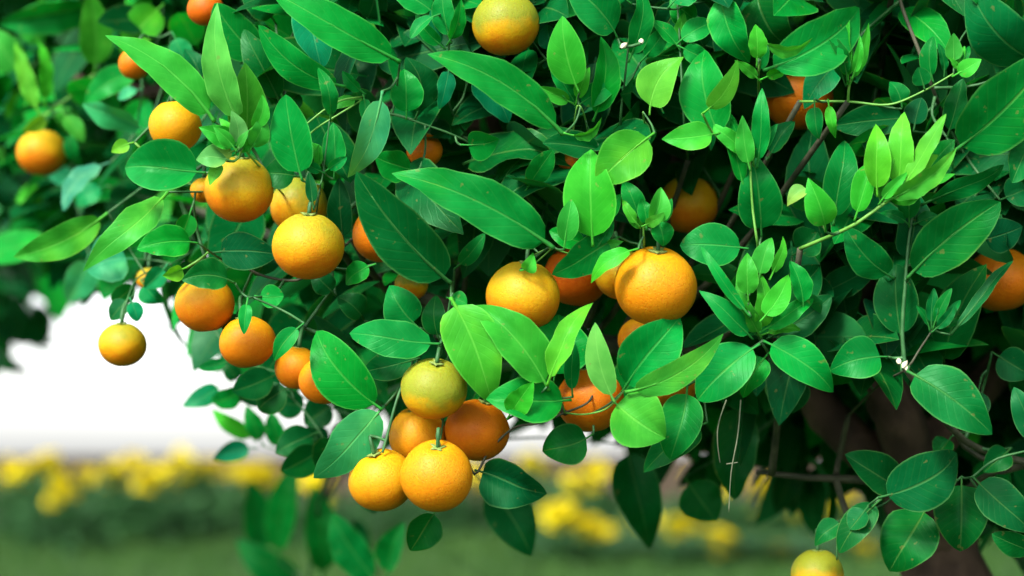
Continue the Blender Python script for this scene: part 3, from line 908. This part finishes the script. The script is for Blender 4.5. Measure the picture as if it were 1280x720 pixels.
    (190, 270, 160, 310, 30, 8, 'M'), (240, 260, 225, 300, 26, 4, 'M'),
]

HIDDEN = [lf for lf in LEAVES if lf[6] == 'D' and lf[5] >= 4 and lf[0] > 460 and len(lf) == 7 and lf[1] < 400]
LEAVES = [lf for lf in LEAVES if lf not in HIDDEN]


def sprig(x, y, z, ang, n, L, w, tone, spread=55):
    """an upright tuft of young leaves around one shoot tip"""
    out = []
    for k in range(n):
        a = math.radians(ang + spread * (k / max(1, n - 1) - .5) * 2 + rng.uniform(-9, 9))
        ll = L * rng.uniform(.62, 1.08) * (1 - .25 * abs(k / max(1, n - 1) - .5))
        bx, by = x + rng.uniform(-4, 4), y + rng.uniform(-5, 5)
        out.append((bx, by, bx + ll * math.cos(a), by - ll * math.sin(a), w * rng.uniform(.7, 1.2) * ll / L, z + rng.uniform(-.5, .5), tone[k % len(tone)], rng.uniform(-.08, .08), rng.uniform(.02, .10), rng.uniform(-30, 30)))
    return out


LEAVES += sprig(1062, 104, -.5, 92, 4, 66, 14, 'LLM', 30) + sprig(1196, 90, -1, 70, 3, 38, 12, 'LM', 60) + sprig(296, 190, -.9, 110, 6, 52, 22, 'LLP', 80)
LEAVES += sprig(742, 306, -.6, 80, 4, 62, 26, 'LM', 75) + sprig(806, 284, -1, 90, 3, 44, 20, 'LM', 60) + sprig(722, 134, .6, 95, 4, 78, 30, 'ML', 60)
LEAVES += sprig(950, 420, -.4, 80, 5, 84, 28, 'LML', 75) + sprig(940, 205, -.6, 95, 4, 76, 24, 'ML', 45) + sprig(950, 98, -.2, 80, 3, 60, 22, 'LM', 60)
LEAVES += sprig(1100, 256, -2, 62, 4, 82, 24, 'LLY', 40) + sprig(1130, 236, -2.2, 55, 3, 70, 22, 'LY', 40) + sprig(1138, 280, .4, 85, 3, 60, 26, 'MN', 60)
LEAVES += sprig(848, 60, 1.6, 60, 4, 72, 34, 'MML', 80) + sprig(558, 60, 1.2, 108, 3, 66, 22, 'MT', 30) + sprig(456, 122, 1.6, 200, 3, 62, 24, 'ML', 70)
LEAVES += sprig(404, 216, .6, 90, 3, 50, 22, 'ML', 60) + sprig(1166, 412, -.5, 70, 4, 50, 14, 'MN', 45)
for i, lf in enumerate(LEAVES):
    bx, by, tx, ty, w, z, tone = lf[:7]
    if bx < 245 and by < 345 and tone == 'D':  # upper-left leaves lightened, brightness put into the tone
        tone = 'MTL'[i % 3]
    if bx < 140 and by < 345 and i % 2:
        tone = {'M': 'L', 'T': 'G'}.get(tone, tone)
    if tone == 'M' and bx > 1040:  # right side in shade: darkening put into the leaf tone
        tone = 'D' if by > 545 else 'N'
    side = lf[7] if len(lf) > 7 else rng.uniform(-.05, .05)
    curl = lf[8] if len(lf) > 8 else None
    roll = lf[9] if len(lf) > 9 else rng.uniform(-28, 28)
    Lpx = math.hypot(tx - bx, ty - by)
    base = P(bx, by, z)
    bd = (base - CAM).dot(FWD)
    tip = P(tx, ty, 0)
    tip = CAM + (tip - CAM) * ((bd - rng.uniform(-0.05, 0.38) * Lpx * K * bd) / (tip - CAM).dot(FWD))
    wm = w * K * (base - CAM).dot(FWD)
    owner = connect(base, 0.0007, M_SHOOT if tone in 'YP' else M_TWIG)
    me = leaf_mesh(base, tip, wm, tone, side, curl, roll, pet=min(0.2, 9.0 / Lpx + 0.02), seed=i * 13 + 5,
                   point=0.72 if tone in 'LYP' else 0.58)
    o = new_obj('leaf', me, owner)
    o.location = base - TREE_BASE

# leaves added on the sun side to shade the fruit deep in the crown
for (fx, fy, fz) in ((720, 345, 6), (860, 256, 11), (997, 122, 8), (1251, 350, 8)):
    c0 = P(fx, fy, fz)
    for k in range(4):
        u1 = to_sun.cross(Vector((0, 1, 0.2))).normalized()
        u2 = to_sun.cross(u1)
        w = k * 1.57 + rng.uniform(0, .6)
        p = c0 + to_sun * (0.046 + 0.006 * k) + Vector((0, .006, .008)) + (u1 * math.cos(w) + u2 * math.sin(w)) * 0.008
        ax = (u1 * math.cos(w * 1.7) + u2 * math.sin(w * 1.7) + to_sun * rng.uniform(-.25, .1)).normalized()
        Ls = rng.uniform(.044, .056)
        b0, t0 = p - ax * Ls * .5, p + ax * Ls * .5
        owner = connect(b0, 0.0007)
        me = leaf_mesh(b0, t0, Ls * .48, 'D', 0, .06, rng.uniform(-20, 20), seed=int(fx) + k, facing=to_sun)
        o = new_obj('leaf', me, owner)
        o.location = b0 - TREE_BASE

# pale bud scales at the old node, and the dry tendrils
for k, (bx, by) in enumerate(((1128, 460), (1134, 463), (1124, 455), (776, 60), (801, 54))):
    p = P(bx, by, -0.4)
    v, f = [], []
    for i in range(5):
        t = i / 4
        rr = 0.0013 * math.sin(math.pi * min(1, t * .9 + .12))
        for q in range(6):
            a = q * math.pi / 3
            v.append((rr * math.cos(a), rr * math.sin(a), t * 0.0042))
    for i in range(4):
        for q in range(6):
            f.append((i * 6 + q, i * 6 + (q + 1) % 6, i * 6 + 6 + (q + 1) % 6, i * 6 + 6 + q))
    me = bpy.data.meshes.new('bud')
    me.from_pydata(v, [], f)
    smooth_mesh(me)
    o = new_obj('bud', me, connect(p), M_BUD)
    o.location = p - TREE_BASE
    o.rotation_euler = (rng.uniform(-1, 1), rng.uniform(-1, 1), 0)
for pts in ([(908, 500, 1), (898, 530, .5), (897, 555, .6), (900, 578, .8)], [(926, 500, 1), (922, 545, .4), (914, 590, .6), (911, 640, 1)], [(908, 580, .6), (922, 578, .6)]):
    path = catmull([P(*p) for p in pts], 6)
    tree_tube('tendril', path, taper(len(path), .00035, .00022), M_THREAD, 5, 0, None, False)

# ------------------------------------------------------------------ fruit
def fruit_mesh(k):
    v, f = [], []
    ob, a3, a2, ph0 = ((0.945, .012, .010, 0), (0.92, .018, .020, 1.3), (0.985, .016, .028, 2.1))[k]
    nu, nv = 36, 22
    for i in range(nv + 1):
        th = math.pi * i / nv
        for j in range(nu):
            ph = 2 * math.pi * j / nu
            r = 1.0 + a3 * math.sin(3 * ph + ph0 + th) * math.sin(th) + a2 * math.cos(2 * ph + ph0) + 0.006 * math.sin(5 * ph + 3 * th) * math.sin(th) ** 2 + a2 * math.cos(th) * math.sin(ph + ph0)
            z = ob * math.cos(th)
            z -= 0.10 * math.exp(-(th / 0.20) ** 2) - 0.02 * math.exp(-((th - 0.42) / 0.2) ** 2)
            z += 0.05 * math.exp(-((math.pi - th) / 0.16) ** 2)
            v.append((r * math.sin(th) * math.cos(ph), r * math.sin(th) * math.sin(ph), z))
    for i in range(nv):
        for j in range(nu):
            j2 = (j + 1) % nu
            f.append((i * nu + j, (i + 1) * nu + j, (i + 1) * nu + j2, i * nu + j2))
    me = bpy.data.meshes.new('rind')
    me.from_pydata(v, [], f)
    me.materials.append(M_RIND)
    smooth_mesh(me)
    return me


def calyx_mesh():
    v, f = [(0, 0, 0.93)], []
    n = 20
    for j in range(n):
        a = 2 * math.pi * j / n
        r = 0.11 + 0.15 * (0.5 + 0.5 * math.cos(5 * a)) ** 1.5
        v.append((r * .55 * math.cos(a), r * .55 * math.sin(a), 0.925))
        v.append((r * math.cos(a), r * math.sin(a), 0.905 + 0.04 * (r > .15)))
        v.append((r * .5 * math.cos(a), r * .5 * math.sin(a), 0.84))
    for j in range(n):
        k = (j + 1) % n
        A, B, C = 1 + j * 3, 2 + j * 3, 3 + j * 3
        A2, B2, C2 = 1 + k * 3, 2 + k * 3, 3 + k * 3
        f += [(0, A, A2), (A, B, B2, A2), (B, C, C2, B2)]
    me = bpy.data.meshes.new('calyx')
    me.from_pydata(v, [], f)
    me.materials.append(M_CALYX)
    smooth_mesh(me)
    return me


RINDS, CALYX = [fruit_mesh(k) for k in range(3)], calyx_mesh()
OR, YO, RO, AM = (0.45, 0.118, 0.0025), (0.48, 0.21, 0.003), (0.43, 0.085, 0.0025), (0.46, 0.155, 0.0025)
# (x, y, radius px, cm behind focus, body colour, greenness, tilt sideways, tilt to camera, label)
FRUIT = [
    (52, 191, 31, 14, OR, .7, .1, .1, 'yellow-topped orange fruit alone at the outer edge beside soft teal leaves'),  # yellow top raised, so a lit highlight is partly in the colour
    (257, 11, 23, 6, RO, .1, -.2, .2, 'deep orange fruit above the tip of the tall pale upright leaf'),
    (219, 158, 33, 4, YO, .45, -.1, .2, 'pale yellow fruit half hidden behind a round leaf, under the long pointed leaf'),
    (299, 237, 44, 1.5, OR, .85, .1, .25, 'yellow fruit with orange base hanging directly under the pale young shoot'),
    (385, 308, 45, 0, OR, .85, .05, .25, 'large yellow fruit fading to orange below, hanging on a short green stem'),
    (374, 258, 36, 6, AM, 1.1, .3, .2, 'shaded olive fruit squeezed behind two bright yellow fruits'),
    (478, 292, 38, 3.2, OR, .15, -.3, .1, 'shaded orange fruit partly covered by the big dark drooping leaf'),
    (531, 188, 23, 4.5, OR, .1, .2, .1, 'small orange fruit glowing above the long glossy horizontal leaf'),
    (632, 30, 41, 2, OR, 1.5, -.1, .3, 'fruit with green crown and orange base above the broad arching leaf'),
    (256, 380, 37, 3, OR, .5, -.1, .1, 'orange fruit capped by a drooping dark leaf against the white sky'),
    (309, 428, 35, 2.5, OR, .35, -.2, .1, 'reddish orange fruit with one small leaf hanging over its front'),
    (371, 460, 28, 3, OR, .35, .1, .1, 'orange fruit partly hidden behind its slightly larger twin'),
    (404, 476, 31, 1.5, OR, .35, .1, .1, 'plain orange fruit touching its half hidden twin beside a broad leaf'),
    (153, 431, 30, 6, AM, .95, 0, .2, 'dull yellow-olive fruit dangling alone against the white sky'),
    (654, 371, 47, .6, OR, .75, .1, .2, 'bright orange fruit with a tiny curled leaf on top, resting on leaf tips'),
    (720, 345, 40, 6, RO, .1, .2, .1, 'shaded red-orange fruit wedged between two bright ripe ones'),
    (819, 358, 52, 0, AM, .3, .05, .45, 'biggest round golden orange fruit, fully open above pointed pale leaves'),
    (776, 343, 32, 3.5, AM, 1.0, -.1, .1, 'olive fruit peeping out beside the biggest golden fruit'),
    (860, 256, 38, 11, OR, .6, .1, .2, 'dark brown-shaded fruit in deep shadow above the biggest golden fruit'),
    (542, 486, 41, -.3, AM, 1.7, .15, .55, 'green-yellow unripe fruit on top of the hanging cluster'),
    (522, 546, 37, 2.6, AM, .35, -.2, .3, 'yellow-orange fruit in the middle of the cluster, behind the other four'),
    (596, 538, 41, 2.2, OR, .1, .3, .2, 'shaded deep orange fruit of the cluster beside the grey twig'),
    (477, 600, 42, .2, AM, .45, -.25, .5, 'golden fruit at the cluster bottom with a straight green stem'),
    (546, 595, 46, -1.4, AM, .28, .05, .55, 'frontmost golden fruit of the cluster with a starry green stem end'),
    (738, 500, 42, 2.2, OR, .1, -.1, .1, 'red-orange fruit crossed by twigs behind several pale leaves'),
    (834, 478, 38, 1.6, OR, .2, .2, .1, 'orange fruit showing under the pointed pale leaf, below the biggest fruit'),
    (800, 424, 28, 4, AM, .3, 0, .1, 'sliver of amber fruit directly below the biggest golden fruit'),
    (997, 122, 44, 8, OR, .2, .1, .1, 'shaded brown-orange fruit crossed by a dark twig under the broad leaf'),
    (1251, 350, 43, 8, OR, .2, -.1, .1, 'shaded orange fruit behind a narrow dark blade at the outer side'),
    (168, 80, 20, 8, OR, .2, .2, .1, 'small soft orange fruit just under the long pointed pale leaf'),
    (1022, 718, 33, 5, AM, 1.3, 0, .1, 'lowest olive-yellow fruit below the small dark leaf sprig'),
    (712, 206, 17, 3.5, RO, .2, 0, .1, 'tiny dark orange fruit tucked behind a dark leaf and a pale diamond leaf'),
    (186, 349, 15, 9, AM, .9, 0, .1, 'small blurred yellow fruitlet beside the broad teal leaf'),
    (514, 356, 21, 6, AM, 1.5, 0, .1, 'small pale olive fruitlet in shade under the big dark drooping leaf'),
    (255, 238, 17, 5, AM, .6, 0, .1, 'tiny amber fruitlet beside the round leaf and the yellow fruit'),
]
for i, (x, y, r, z, colr, green, ts, tcam, label) in enumerate(FRUIT):
    c = P(x, y, z)
    R = r * K * (c - CAM).dot(FWD)
    root = new_obj('citrus_fruit', None)
    root.location = c
    rot = Matrix.Rotation(ts, 4, 'Y') @ Matrix.Rotation(tcam, 4, 'X')
    q = rot.to_euler()
    tag(root, label, 'fruit', 'ripening fruit on the citrus tree')
    rd = new_obj('rind', RINDS[0 if r > 44 else i % 3], root)
    rd.scale = (R, R, R * rng.uniform(.97, 1.02))
    rd.rotation_euler = (rot @ Matrix.Rotation(i * 1.7, 4, 'Z')).to_euler()
    rd.color = (*colr, min(1.0, green) if green <= 1 else green)
    ca = new_obj('calyx', CALYX, root)
    ca.scale = (R, R, R)
    ca.rotation_euler = rd.rotation_euler
    up = rot.to_3x3() @ Vector((0, 0, 1))
    top = c + up * (R * 0.90)
    aim = top + up * 0.009 + FWD * (0.004 if y > 590 else 0.016)
    connect(aim, 0.0012)
    (nq, no, nr), _ = nearest(aim)
    h0, h1, h2 = top - c, top + up * max(.006, .55 * (nq - top).length) - c, nq - c
    pth = [h0 * (1 - t) ** 2 + h1 * 2 * t * (1 - t) + h2 * t * t for t in [k / 10 for k in range(11)]]
    tube_obj('stem', pth, taper(len(pth), .0010, .0008), root, M_TWIG, 6, 0.05)


# ------------------------------------------------------------------ the rest of the crown as one mass
def project(pts):
    d = pts - np.array(CAM)
    f = d @ np.array(FWD)
    px = 640 + (d @ np.array(XV)) / (K * f)
    py = 360 - (d @ np.array(UPV)) / (K * f)
    return px, py, (f - FOCUS) * 100


LOW_X = [-400, -40, 0, 40, 120, 200, 240, 300, 360, 430, 490, 560, 610, 640, 690, 740, 830, 900, 940, 1010, 1050, 1090, 1140, 1180, 1300, 1500]
LOW_Y = [420, 350, 300, 300, 300, 320, 330, 380, 430, 470, 490, 490, 470, 470, 490, 510, 520, 510, 490, 490, 520, 540, 570, 620, 670, 690]


def crown(center, radii, n, test):
    c = np.array(center)
    out_p, out_d = [], []
    got = 0
    while got < n:
        d = rand_dirs(n, np.zeros(3), 1.0)
        r = nrg.uniform(0.30, 1.0, n) ** 0.55
        lump = 1 + 0.10 * np.sin(5 * d[:, 0] + 2) * np.cos(4 * d[:, 2]) + 0.06 * np.sin(11 * d[:, 1] + 7 * d[:, 2])
        p = c + d * (r * lump)[:, None] * np.array(radii)
        ok = test(p)
        out_p.append(p[ok])
        out_d.append(d[ok])
        got += int(ok.sum())
        if ok.sum() == 0:
            break
    return np.concatenate(out_p)[:n], np.concatenate(out_d)[:n]


def main_test(p):
    px, py, z = project(p)
    low = np.interp(px, LOW_X, LOW_Y)
    inframe = (px > -60) & (px < 1340) & (py > -60) & (py < 760)
    zmin = np.interp(px, [0, 150, 260, 400], [42, 32, 14, 6])
    ok = (py < low) & (p[:, 2] > 0.34)
    ok &= ~(inframe & (z < zmin))
    ok &= ~(~inframe & (px < 330) & (z < np.interp(px, [-60, 330], [50, 8])))
    ok &= z > -3
    ok &= ~((px > 960) & (px < 1230) & (py > 440) & (z < 24))
    return ok


pts, dr = crown((0.22, 1.36, 0.95), (0.78, 0.50, 0.62), 24000, main_test)


def unseen_bough_test(p):
    px, py, z = project(p)
    return (py < -70) | (px > 1360)


for cen, rad, n in (((0.34, 1.05, 0.84), (0.28, 0.16, 0.13), 700), ((0.46, 0.95, 0.66), (0.16, 0.22, 0.24), 700)):  # unseen boughs out of frame, the upper one added for its shade
    p2, d2 = crown(cen, rad, n, unseen_bough_test)
    pts, dr = np.concatenate([pts, p2]), np.concatenate([dr, d2])
tones = rand_tones(len(pts))
hb = np.array([list(P(h[0], h[1], h[5])) for h in HIDDEN])
ht = np.array([list(P(h[2], h[3], h[5] - .6)) for h in HIDDEN])
pts = np.concatenate([pts, hb])
dr = np.concatenate([dr, (ht - hb) / np.linalg.norm(ht - hb, axis=1, keepdims=True)])
tones = np.concatenate([tones, np.tile(np.array(TONES['D']), (len(hb), 1))])
# low skirt of leaves behind the forked limb, shade put into their dark tone
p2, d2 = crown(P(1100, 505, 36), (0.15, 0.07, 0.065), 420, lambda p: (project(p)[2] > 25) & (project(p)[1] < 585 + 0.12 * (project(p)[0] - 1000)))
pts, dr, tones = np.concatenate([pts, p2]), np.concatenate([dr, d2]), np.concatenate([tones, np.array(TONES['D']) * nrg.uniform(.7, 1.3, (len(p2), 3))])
c0 = P(95, 120, 24)
p2, d2 = crown(c0, (0.14, 0.07, 0.12), 420, lambda p: (project(p)[2] > 33) & (project(p)[1] < 300))
t2_ = np.array([TONES[k] for k in nrg.choice(list('MMLLTGG'), len(p2))]) * nrg.uniform(0.75, 1.25, (len(p2), 3))  # lighter tones stand in for the brightness at upper left
pts, dr, tones = np.concatenate([pts, p2]), np.concatenate([dr, d2]), np.concatenate([tones, t2_])
N2 = 3000
mx, my, mz = nrg.uniform(390, 1310, N2), nrg.uniform(-40, 470, N2), nrg.uniform(4.0, 10.0, N2)
keep = my < np.interp(mx, LOW_X, LOW_Y) - 25
for (fx, fy, fr, fz, *_r) in FRUIT:
    keep &= ~((np.hypot(mx - fx, my - fy) < fr + 80) & (mz < fz + 3))
mx, my, mz = mx[keep][:360], my[keep][:360], mz[keep][:360]
p2 = np.array([list(P(a, b, c)) for a, b, c in zip(mx, my, mz)])
d2 = rand_dirs(len(p2), np.array([0, -1.0, -0.1]), 0.8)
t2_ = np.array([TONES[k] for k in nrg.choice(list('MDDDD'), len(p2))]) * nrg.uniform(0.75, 1.25, (len(p2), 3))  # mostly dark tones stand in for the dim gaps between front leaves
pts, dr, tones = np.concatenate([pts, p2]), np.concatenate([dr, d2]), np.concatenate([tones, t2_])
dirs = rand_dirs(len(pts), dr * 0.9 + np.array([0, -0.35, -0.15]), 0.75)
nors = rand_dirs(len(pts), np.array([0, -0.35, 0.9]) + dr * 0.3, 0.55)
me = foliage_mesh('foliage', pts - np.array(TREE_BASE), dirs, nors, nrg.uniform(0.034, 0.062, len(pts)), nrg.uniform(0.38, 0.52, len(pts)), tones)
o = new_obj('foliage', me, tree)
o['kind'] = 'stuff'

# twiglets inside the crown
v, f = [], []
sel = nrg.choice(len(pts), 420, replace=False)
ln = np.array([list(q) for q, ob, r in limb_nodes])
for i in sel:
    p = Vector(pts[i])
    j = int(np.argmin(((ln - pts[i]) ** 2).sum(1)))
    q = Vector(ln[j])
    if (p - q).length > 0.35:
        q = p.lerp(q, 0.35 / (p - q).length)
    path = catmull([q, (p + q) * .5 + Vector((rng.uniform(-.02, .02), rng.uniform(0, .02), -.012)), p], 3)
    tv, tf = tube_data(path, taper(len(path), .0019, .0008), 5)
    b = len(v)
    v += [tuple(x - TREE_BASE) for x in tv]
    f += [tuple(b + k for k in fc) for fc in tf]
me = bpy.data.meshes.new('twiglets')
me.from_pydata(v, [], f)
smooth_mesh(me)
new_obj('twiglets', me, tree, M_WOODY)['kind'] = 'stuff'


# ------------------------------------------------------------------ a second tree behind
def back_tree():
    base = Vector((-0.78, 2.25, 0))
    root = new_obj('citrus_tree', None)
    root.location = base
    tag(root, 'dark blurred tree with pale grey trunk standing behind the fruiting tree', 'tree')
    tr = catmull([Vector((0, 0, -.03)), Vector((.0, .02, .25)), Vector((-.03, .03, .55)), Vector((-.05, .05, .9))], 5)
    tube_obj('trunk', tr, taper(len(tr), .062, .040), root, M_PALEBARK, 10, 0.04)
    for a in range(6):
        w = a * 1.05 + .3
        pt = catmull([Vector((-.03, .03, .5 + .05 * a)), Vector((.22 * math.cos(w), .2 * math.sin(w), .8 + .07 * a)), Vector((.45 * math.cos(w), .4 * math.sin(w), 1.05 + .07 * a))], 5)
        tube_obj('limb', pt, taper(len(pt), .018, .006), root, M_BARK, 7, 0.05)

    def t2(p):
        px, py, z = project(p + np.array(base))
        low = np.interp(px, [-400, -60, 0, 30, 60, 200, 400], [500, 470, 440, 400, 330, 280, 300])
        return (p[:, 2] > .45) & (py < low)
    p, d = crown((-.05, .05, 1.15), (.84, .55, .72), 12000, t2)
    me = foliage_mesh('foliage', p, rand_dirs(len(p), d * .9 + np.array([0, -.3, -.2]), .75), rand_dirs(len(p), np.array([0, -.35, .9]) + d * .3, .55),
                      nrg.uniform(.045, .075, len(p)), nrg.uniform(.38, .52, len(p)), rand_tones(len(p)))
    o = new_obj('foliage', me, root)
    o['kind'] = 'stuff'


back_tree()
